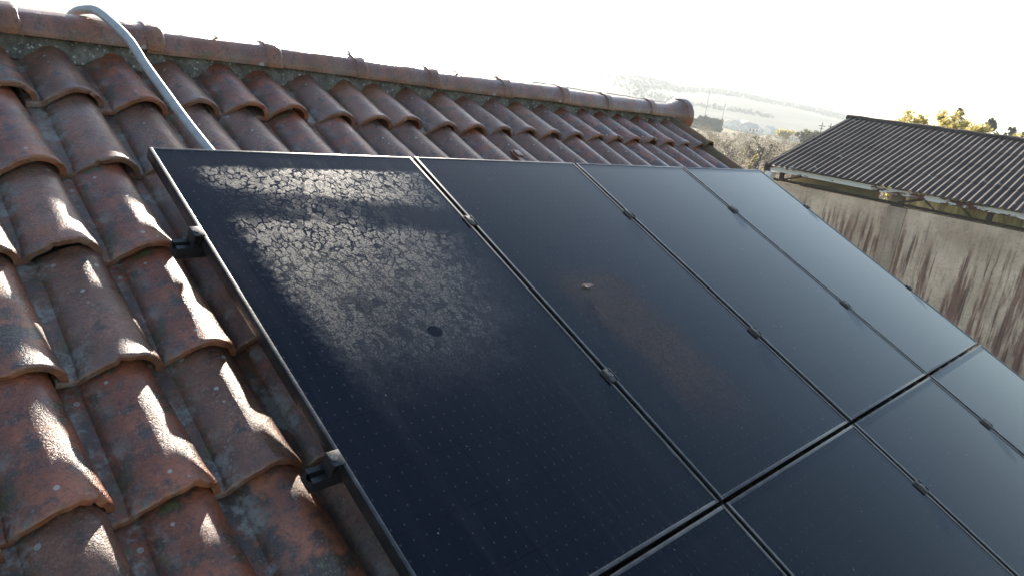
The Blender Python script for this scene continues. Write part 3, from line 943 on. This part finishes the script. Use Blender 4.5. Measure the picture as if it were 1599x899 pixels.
mb = MB(); mb.box(rel(WX-.07, SY0, GZ-.5), rel(WX+.22, 3.72, -1.44), 0, .01); mb.build('wall', M['concrete'], shed, 30)
mb = MB(); mb.box(rel(WX-.13, 3.723, GZ-.5), rel(WX+.25, 4.197, -1.45), 0, .012); mb.build('pilaster', M['column'], shed, 30)
mb = MB(); mb.bar(rel(WX+.02, SY0, -1.365), rel(WX+.02, SY1-.30, -1.365), .07, .05); mb.bar(rel(WX+.02, SY0, -1.40), rel(WX+.02, SY1-.32, -1.40), .13, .014)
mb.build('truss_chord', M['steel'], shed, 0)
for (ya, yb_, za, zb_, w) in ((4.02, 3.40, -1.34, -1.12, .06), (3.42, 3.10, -1.12, -1.34, .03), (2.52, 2.22, -1.12, -1.34, .035), (7.35, 6.75, -1.34, -1.14, .05), (7.40, 5.7, -1.345, -1.30, .03), (.9, .55, -1.12, -1.34, .035), (-1.2, -1.6, -1.12, -1.34, .035)):
    mb = MB(); mb.bar(rel(WX+.03, ya, za), rel(WX+.03, yb_, zb_), w, w); mb.build('brace', M['steel'], shed, 0)
for y in (1.82, -1.9, 7.40):
    mb = MB(); mb.box(rel(WX-.02, y-.06, -1.34), rel(WX+.08, y+.06, -1.136)); mb.build('post', M['steel'], shed, 0)
# inside: olive board, pale plaster pier, corrugated translucent far side, gable and rear wall
mb = MB(); mb.box(rel(WX+.55, 4.72, -1.95), rel(WX+.60, 7.35, -.98)); mb.build('inner_board', M['olive'], shed, 0)
mb = MB(); mb.box(rel(WX+.40, 4.02, -2.2), rel(WX+.62, 4.33, -.92)); mb.build('inner_pier', M['paleshed'], shed, 0)
mb = MB()
v = []; f = []
ys_ = np.arange(SY0, 4.0, .03)
for y in ys_:
    x = WX+.75+.035*math.sin(float(y)*2*math.pi/.32)
    v += [rel(x, y, -2.4), rel(x, y, -.86)]
for i in range(len(ys_)-1): f.append((2*i, 2*i+1, 2*i+3, 2*i+2))
mb.add(v, f); mb.build('translucent_sheeting', M['sheet'], shed, 60)
mb = MB(); mb.box(rel(2*SXR-EX-.3, SY0, GZ-.5), rel(2*SXR-EX-.1, SY1-.4, -1.3)); mb.build('rear_wall', M['concrete'], shed, 0)
mb = MB(); mb.box(rel(EX-.06, SY1-.28, -1.42), rel(EX+.26, SY1-.10, -1.16), 0, .02); mb.box(rel(EX-.02, SY1-.24, -1.62), rel(EX+.20, SY1-.12, -1.40), 0, .02)
mb.build('gutter_bracket', M['whitepaint'], shed, 30)
mb = MB(); mb.bar(rel(EX-.05, SY1-.02, EZ-.09), rel(SXR, SY1-.02, SZR-.13), .03, .09); mb.build('rake_board', M['steel'], shed, 0)
mb = MB(); mb.box(rel(EX-.02, SY1-.16, -1.17), rel(EX+.12, SY1+.02, -.97), 0, .02); mb.build('rusty_end_plate', M['steel'], shed, 30)

# ------------------------------------------------------------------ vegetation
def leaf_mesh(name, centres, n, size, rad, mat, seed, flat=1.0):
    g = np.random.default_rng(seed)
    C = np.asarray(centres, float)
    idx = g.integers(0, len(C), n)
    d = g.normal(0, 1, (n, 3)); d /= np.linalg.norm(d, axis=1)[:, None]
    rr = np.asarray(rad, float); rr = np.full(len(C), rr) if rr.ndim == 0 else rr
    p = C[idx]+d*(g.random((n, 1))**.55)*rr[idx][:, None]*np.array([1, 1, flat])
    a = g.normal(0, 1, (n, 3)); a /= np.linalg.norm(a, axis=1)[:, None]
    b = np.cross(a, g.normal(0, 1, (n, 3))); b /= np.linalg.norm(b, axis=1)[:, None]
    s = size*g.uniform(.55, 1.4, (n, 1))
    v = np.stack([p-a*s, p-b*s*.45, p+a*s, p+b*s*.45], 1).reshape(-1, 3)
    me = bpy.data.meshes.new(name)
    me.from_pydata(v.tolist(), [], np.arange(4*n).reshape(-1, 4).tolist())
    me.materials.append(mat); me.update()
    return me

def polar(az, el, dist):
    a = R(az); x, y = CAM_POS[0]+dist*math.sin(a), CAM_POS[1]+dist*math.cos(a)
    return Vector((x, y, CAM_POS[2]+dist*math.tan(R(el))))

def broad_tree(name, az, dist, eltop, label, cat, group, mat, width, n, leaf, seed, sparse=False, bare=False, spire=False):
    g = random.Random(seed)
    t = polar(az, eltop, dist); gz = ground(t.x, t.y)
    root = empty(name, (t.x, t.y, gz-.1)); tag(root, label, cat, group)
    H = t.z-gz
    mb = MB()
    trunk = [(0, 0, 0)]
    for k in range(1, 7): trunk.append((g.gauss(0, .04*H*k/7), g.gauss(0, .04*H*k/7), H*.88*k/6))
    mb.tube(trunk, [H*.020*(1-.85*k/6)+.01 for k in range(7)], 8)
    cs = []; rads = []
    for k in range(46 if (bare or not sparse) else 85):
        q = g.uniform(.30, .98); i = min(5, int(q*6)); base_ = Vector(trunk[i]).lerp(Vector(trunk[i+1]), q*6-i)
        an = g.uniform(0, 2*math.pi); reach = width*(.35+.65*math.sin(math.pi*min(1, .15+(1-q)*1.05)))*g.uniform(.4, 1.15)
        if spire: reach = width*min(1.1, .10+3.2*max(0, .97-q))*g.uniform(.4, 1.1)
        tip = base_+Vector((math.cos(an)*reach, math.sin(an)*reach, reach*g.uniform(.35, 1.0)))
        if tip.z > H: tip.z = H*g.uniform(.86, 1.0)
        mid = base_.lerp(tip, .5)+Vector((g.gauss(0, .1), g.gauss(0, .1), -.05*reach))
        mb.tube([base_, mid, tip], [H*.007*(1.2-q), H*.0045*(1.2-q), .006], 5)
        if bare:
            for _ in range(7):
                s0 = mid.lerp(tip, g.random()); e = s0+Vector((g.gauss(0, .3), g.gauss(0, .3), g.uniform(.1, .6)))*reach*.5
                mb.tube([s0, e], [.012, .004], 4)
        for _ in range(2):
            cs.append(base_.lerp(tip, g.uniform(.5, 1.05))); rads.append(width*g.uniform(.14, .34)*(.55 if sparse else 1))
    mb.build('trunk', M['bark'], root, 60)
    if n:
        link('crown', leaf_mesh('crown', cs, n, leaf, rads, mat, seed), root)
    return root

YG = 'yellow autumn trees behind the shed'
ytrees = [(72.25, 62, 1.62, 'small rounded yellow tree peeping over the left part of the shed ridge', 1.7, 8000, .11),
          (73.8, 60, 1.30, 'lowest yellow treetop just showing over the shed ridge', 1.6, 7000, .11),
          (75.05, 48, 2.15, 'wide yellow treetop with loose outer twigs above the shed ridge', 2.3, 13000, .09),
          (77.1, 46, 2.85, 'tallest yellow tree with a thin spire of leaves above the shed ridge', 2.2, 12000, .085),
          (78.5, 50, 1.45, 'yellow green low treetop right of the tall yellow spire', 2.4, 11000, .09)]
for i, (az, d, el, lb, w, n, lf) in enumerate(ytrees):
    broad_tree('yellow_tree', az, d, el, lb, 'tree', YG, M['yellow'], w, n, lf, 60+i, sparse=True, spire=(i == 3))

def conifer(az, dist, eltop, label, w, seed, n=3500):
    g = random.Random(seed); t = polar(az, eltop, dist); gz = ground(t.x, t.y)
    root = empty('conifer_tree', (t.x, t.y, gz-.1)); tag(root, label, 'tree', 'dark trees far behind the shed')
    H = t.z-gz; mb = MB(); mb.tube([(0, 0, 0), (0, 0, H*.97)], [H*.018, .02], 7); mb.build('trunk', M['bark'], root, 60)
    cs = []; rd = []
    for k in range(90):
        q = g.random()**.8; a = g.uniform(0, 6.28); r_ = w*(1-q)**.65*g.uniform(.5, 1)*.8+.1
        cs.append((math.cos(a)*r_, math.sin(a)*r_, H*(.1+.88*q))); rd.append(.25+w*.35*(1-q))
    link('crown', leaf_mesh('crown', cs, n, .2, rd, M['conifer'], seed), root)
for i, (az, d, el, lb, w) in enumerate([(76.0, 110, 2.5, 'dark rounded conifer between the two tallest yellow trees', 3.2), (77.95, 120, 2.15, 'blunt dark conifer just right of the tall yellow spire', 3.2),
        (79.1, 125, 1.8, 'small dark conifer near the right edge above the shed ridge', 2.8), (80.0, 118, 1.7, 'dark conifer cut by the right edge of the photo', 3.0)]):
    conifer(az, d, el, lb, w, 200+i)

# scrub in the hollow between the two roofs: one mass
g = random.Random(5); cs = []; rd = []
for k in range(900):
    az = g.uniform(52, 76) if k < 520 else g.uniform(-15, 52); d = 34*(12**(g.random()**.8))
    p = polar(az, 0, d); z = ground(p.x, p.y); h = g.uniform(.6, 2.3)*(1.0 if d < 90 else 1.5)
    for _ in range(3):
        cs.append((p.x+g.gauss(0, h*.5), p.y+g.gauss(0, h*.5), z+h*g.uniform(.25, .8))); rd.append(h*g.uniform(.4, .75))
o = link('scrub', leaf_mesh('scrub', cs, 270000, .11, rd, M['scrub'], 12))
tag(o, 'dry brown and ochre scrub filling the hollow between the tiled roof and the shed', 'scrub', None, 'stuff')
# nearer bushes one can tell apart
def bush(az, dist, eltop, label, mat, w, n, seed, leaf=.11):
    g = random.Random(seed); t = polar(az, eltop, dist); gz = ground(t.x, t.y); H = t.z-gz
    root = empty('bush', (t.x, t.y, gz-.05)); tag(root, label, 'bush', 'bushes in the hollow')
    mb = MB(); cs = []; rd = []
    for k in range(16):
        a = g.uniform(0, 6.28); r_ = w*math.sqrt(g.random()); q = g.uniform(.35, .95)*(1-.45*(r_/w)**2)
        tip = Vector((math.cos(a)*r_, math.sin(a)*r_, H*q)); cs.append(tip); rd.append(w*g.uniform(.22, .42))
        mb.tube([(0, 0, 0), tip*.5+Vector((0, 0, .1*H)), tip], [.05, .03, .008], 5)
    mb.build('stem', M['bark'], root, 60)
    link('foliage', leaf_mesh('foliage', cs, n, leaf, rd, mat, seed), root)
bush(61.2, 30, -2.95, 'olive green bush right behind the last tile of the roof slope', M['olivebush'], 1.4, 5200, 31)
bush(62.9, 38, -2.75, 'yellowish bush in the middle of the hollow between the roofs', M['yellowbush'], 1.3, 2600, 32)
bush(60.2, 44, -2.55, 'brown bush farther left behind the roof edge', M['scrub'], 1.6, 3800, 33)
bush(64.3, 33, -3.5, 'low dry bush beside the shed corner', M['scrub'], 1.3, 3800, 34)
broad_tree('bare_tree', 64.35, 62, -1.30, 'leafless grey tree standing alone in the hollow before the village', 'tree', None, M['twigs'], 1.3, 900, .09, 41, bare=True)
broad_tree('bare_tree', 62.2, 75, -1.75, 'small leafless tree left of the lone grey tree', 'tree', None, M['twigs'], 1.0, 500, .09, 43, bare=True)
broad_tree('pale_tree', 65.7, 300, -.62, 'pale yellow tree at the right end of the village', 'tree', None, M['yellow'], 3.0, 1500, .5, 45)
broad_tree('pale_tree', 67.4, 190, -.42, 'greenish round tree beyond the slope of the shed roof', 'tree', None, M['olivebush'], 2.4, 2500, .35, 46)
# reed at the shed corner
root = empty('reed', (EX-.5, SY1+.35, -3.0)); tag(root, 'yellow dry reed leaning beside the left corner of the shed roof', 'reed')
mb = MB()
st = bez([(0, 0, 0), (-.05, .02, .9), (-.03, -.05, 1.7), (.10, -.18, 2.22)], 6); mb.tube(st, .022, 6); mb.build('stem', M['reed'], root, 60)
link('plume', leaf_mesh('plume', [(.10, -.18, 2.22), (.05, -.12, 2.08), (0, -.08, 1.9), (-.04, -.04, 1.6), (-.04, .0, 1.3)], 300, .035, [.07, .06, .05, .05, .04], M['reed'], 7), root)
# conifer hedge, village, poles
g = random.Random(9)
hp = polar(60.3, -.9, 330); root = empty('conifer_hedge', (hp.x, hp.y, ground(hp.x, hp.y)))
tag(root, 'dark block of clipped conifers left of the white village', 'hedge')
cs = []; rd = []; mbt = MB()
for k in range(34):
    az = 58.9+(61.35-58.9)*k/33; p = polar(az, 0, 330+g.gauss(0, 3)); z = ground(p.x, p.y); top = polar(az, -.50-(.22 if az < 59.6 else 0)+g.gauss(0, .05), 330).z
    mbt.tube([Vector((p.x, p.y, z-.2))-root.location, Vector((p.x, p.y, top-.4))-root.location], [.15, .04], 5)
    for q in range(9):
        zz = z+(top-z)*q/8.6; cs.append(tuple(Vector((p.x, p.y, zz))-root.location)); rd.append(.95*(1-.5*q/8))
link('foliage', leaf_mesh('foliage', cs, 9000, .35, rd, M['conifer'], 19), root)

def cottage(az, dist, w, dpt, h, yaw, label, rh=1.6):
    p = polar(az, 0, dist); z = ground(p.x, p.y)
    root = empty('village_house', (p.x, p.y, z-.2), (0, 0, yaw)); tag(root, label, 'house', 'houses of the distant village')
    mb = MB()
    prof = [(-w/2, 0), (w/2, 0), (w/2, h), (0, h+rh), (-w/2, h)]
    v = [(-dpt/2, a, b) for a, b in prof]+[(dpt/2, a, b) for a, b in prof]
    mb.add(v, [(4, 3, 2, 1, 0), (5, 6, 7, 8, 9)]+[(i, (i+1) % 5, 5+(i+1) % 5, 5+i) for i in range(5)]); mb.build('wall', M['village'], root, 0)
    mb = MB()
    for s in (1, -1):
        a = [(-dpt/2-.3, s*(w/2+.4), h-.25), (dpt/2+.3, s*(w/2+.4), h-.25), (dpt/2+.3, 0, h+rh+.05), (-dpt/2-.3, 0, h+rh+.05)]
        b = [(x, y, z_+.2) for x, y, z_ in a]
        mb.add(a+b, [(0, 1, 2, 3), (7, 6, 5, 4), (0, 4, 5, 1), (1, 5, 6, 2), (2, 6, 7, 3), (3, 7, 4, 0)])
    mb.build('roof', M['vroof'], root, 0)
    for k in range(3):
        for s in (1, -1):
            mb = MB(); x = -dpt/2+dpt*(k+.5)/3
            mb.box((x-.45, min(s*w/2, s*(w/2+.05)), h*.40), (x+.45, max(s*w/2, s*(w/2+.05)), h*.78)); mb.build('window', M['vwin'], root, 0)
for a in [(61.75, 420, 5, 13, 3.0, .5, 'long low white building right of the dark conifer hedge'), (62.35, 400, 5, 8, 3.4, .2, 'white house beside the long low building, village left end'),
          (62.9, 430, 6, 8, 3.8, .9, 'tallest white house in the middle of the village'), (63.35, 395, 5, 7, 3.0, -.3, 'small white house right of the tallest village house'),
          (63.9, 420, 5, 10, 3.0, .3, 'wide white house in the right half of the village'), (64.7, 440, 5, 9, 2.8, .1, 'low pale house behind the bare tree'),
          (66.0, 390, 5, 12, 2.6, -.1, 'lone low white house at the right end of the village')]:
    cottage(*a)
def pole(az, dist, elt, lean, label, steel=False):
    t = polar(az, elt, dist); z = ground(t.x, t.y); root = empty('pylon' if steel else 'utility_pole', (t.x, t.y, z-.3)); tag(root, label, 'pylon' if steel else 'pole')
    H = t.z-z; mb = MB(); mb.tube([(0, 0, 0), (lean, 0, H)], [.0035*dist**.82*.2+.05, .03*dist**.5*.12+.03], 7); mb.build('mast', M['wood'], root, 60)
    mb = MB(); a = H*.92
    mb.bar((lean-.5-H*.02, .3, a), (lean+.5+H*.02, -.3, a), .12, .12); mb.bar((lean-.35, .2, a-H*.06), (lean+.35, -.2, a-H*.06), .1, .1); mb.build('crossarm', M['wood'], root, 0)
pole(60.05, 420, 1.40, .0, 'tall thin mast on the hazy hillside above the conifer hedge', True)
pole(61.3, 500, .7, 0, 'fainter shorter mast right of the tall thin mast', True)
pole(68.05, 150, .42, 0, 'utility pole standing just beyond the slope of the shed roof')
pole(68.6, 175, .42, 0, 'farther utility pole right beside the slope of the shed roof')

# woodland on the far hill: one mass
g = random.Random(3); cs = []; rd = []
for k in range(7000):
    az = g.uniform(50, 76); d = 1325-420*g.random()**1.7
    if g.random() > sstep(az, 51, 60): continue
    p = polar(az, 0, d); z = ground(p.x, p.y)
    if d < 1290 and noise.noise(Vector((p.x*.006, p.y*.006, 0)))+.30*(d-1120)/200 < .02: continue
    h = g.uniform(2.0, 5.5)*(.7 if d < 1180 else 1.0)
    cs.append((p.x, p.y, z+h*.45)); rd.append(h*.8)
o = link('woodland', leaf_mesh('woodland', cs, 80000, 1.3, rd, M['conifer'], 77))
tag(o, 'hazy strip of woodland along the crest of the far hill', 'woodland', None, 'stuff')
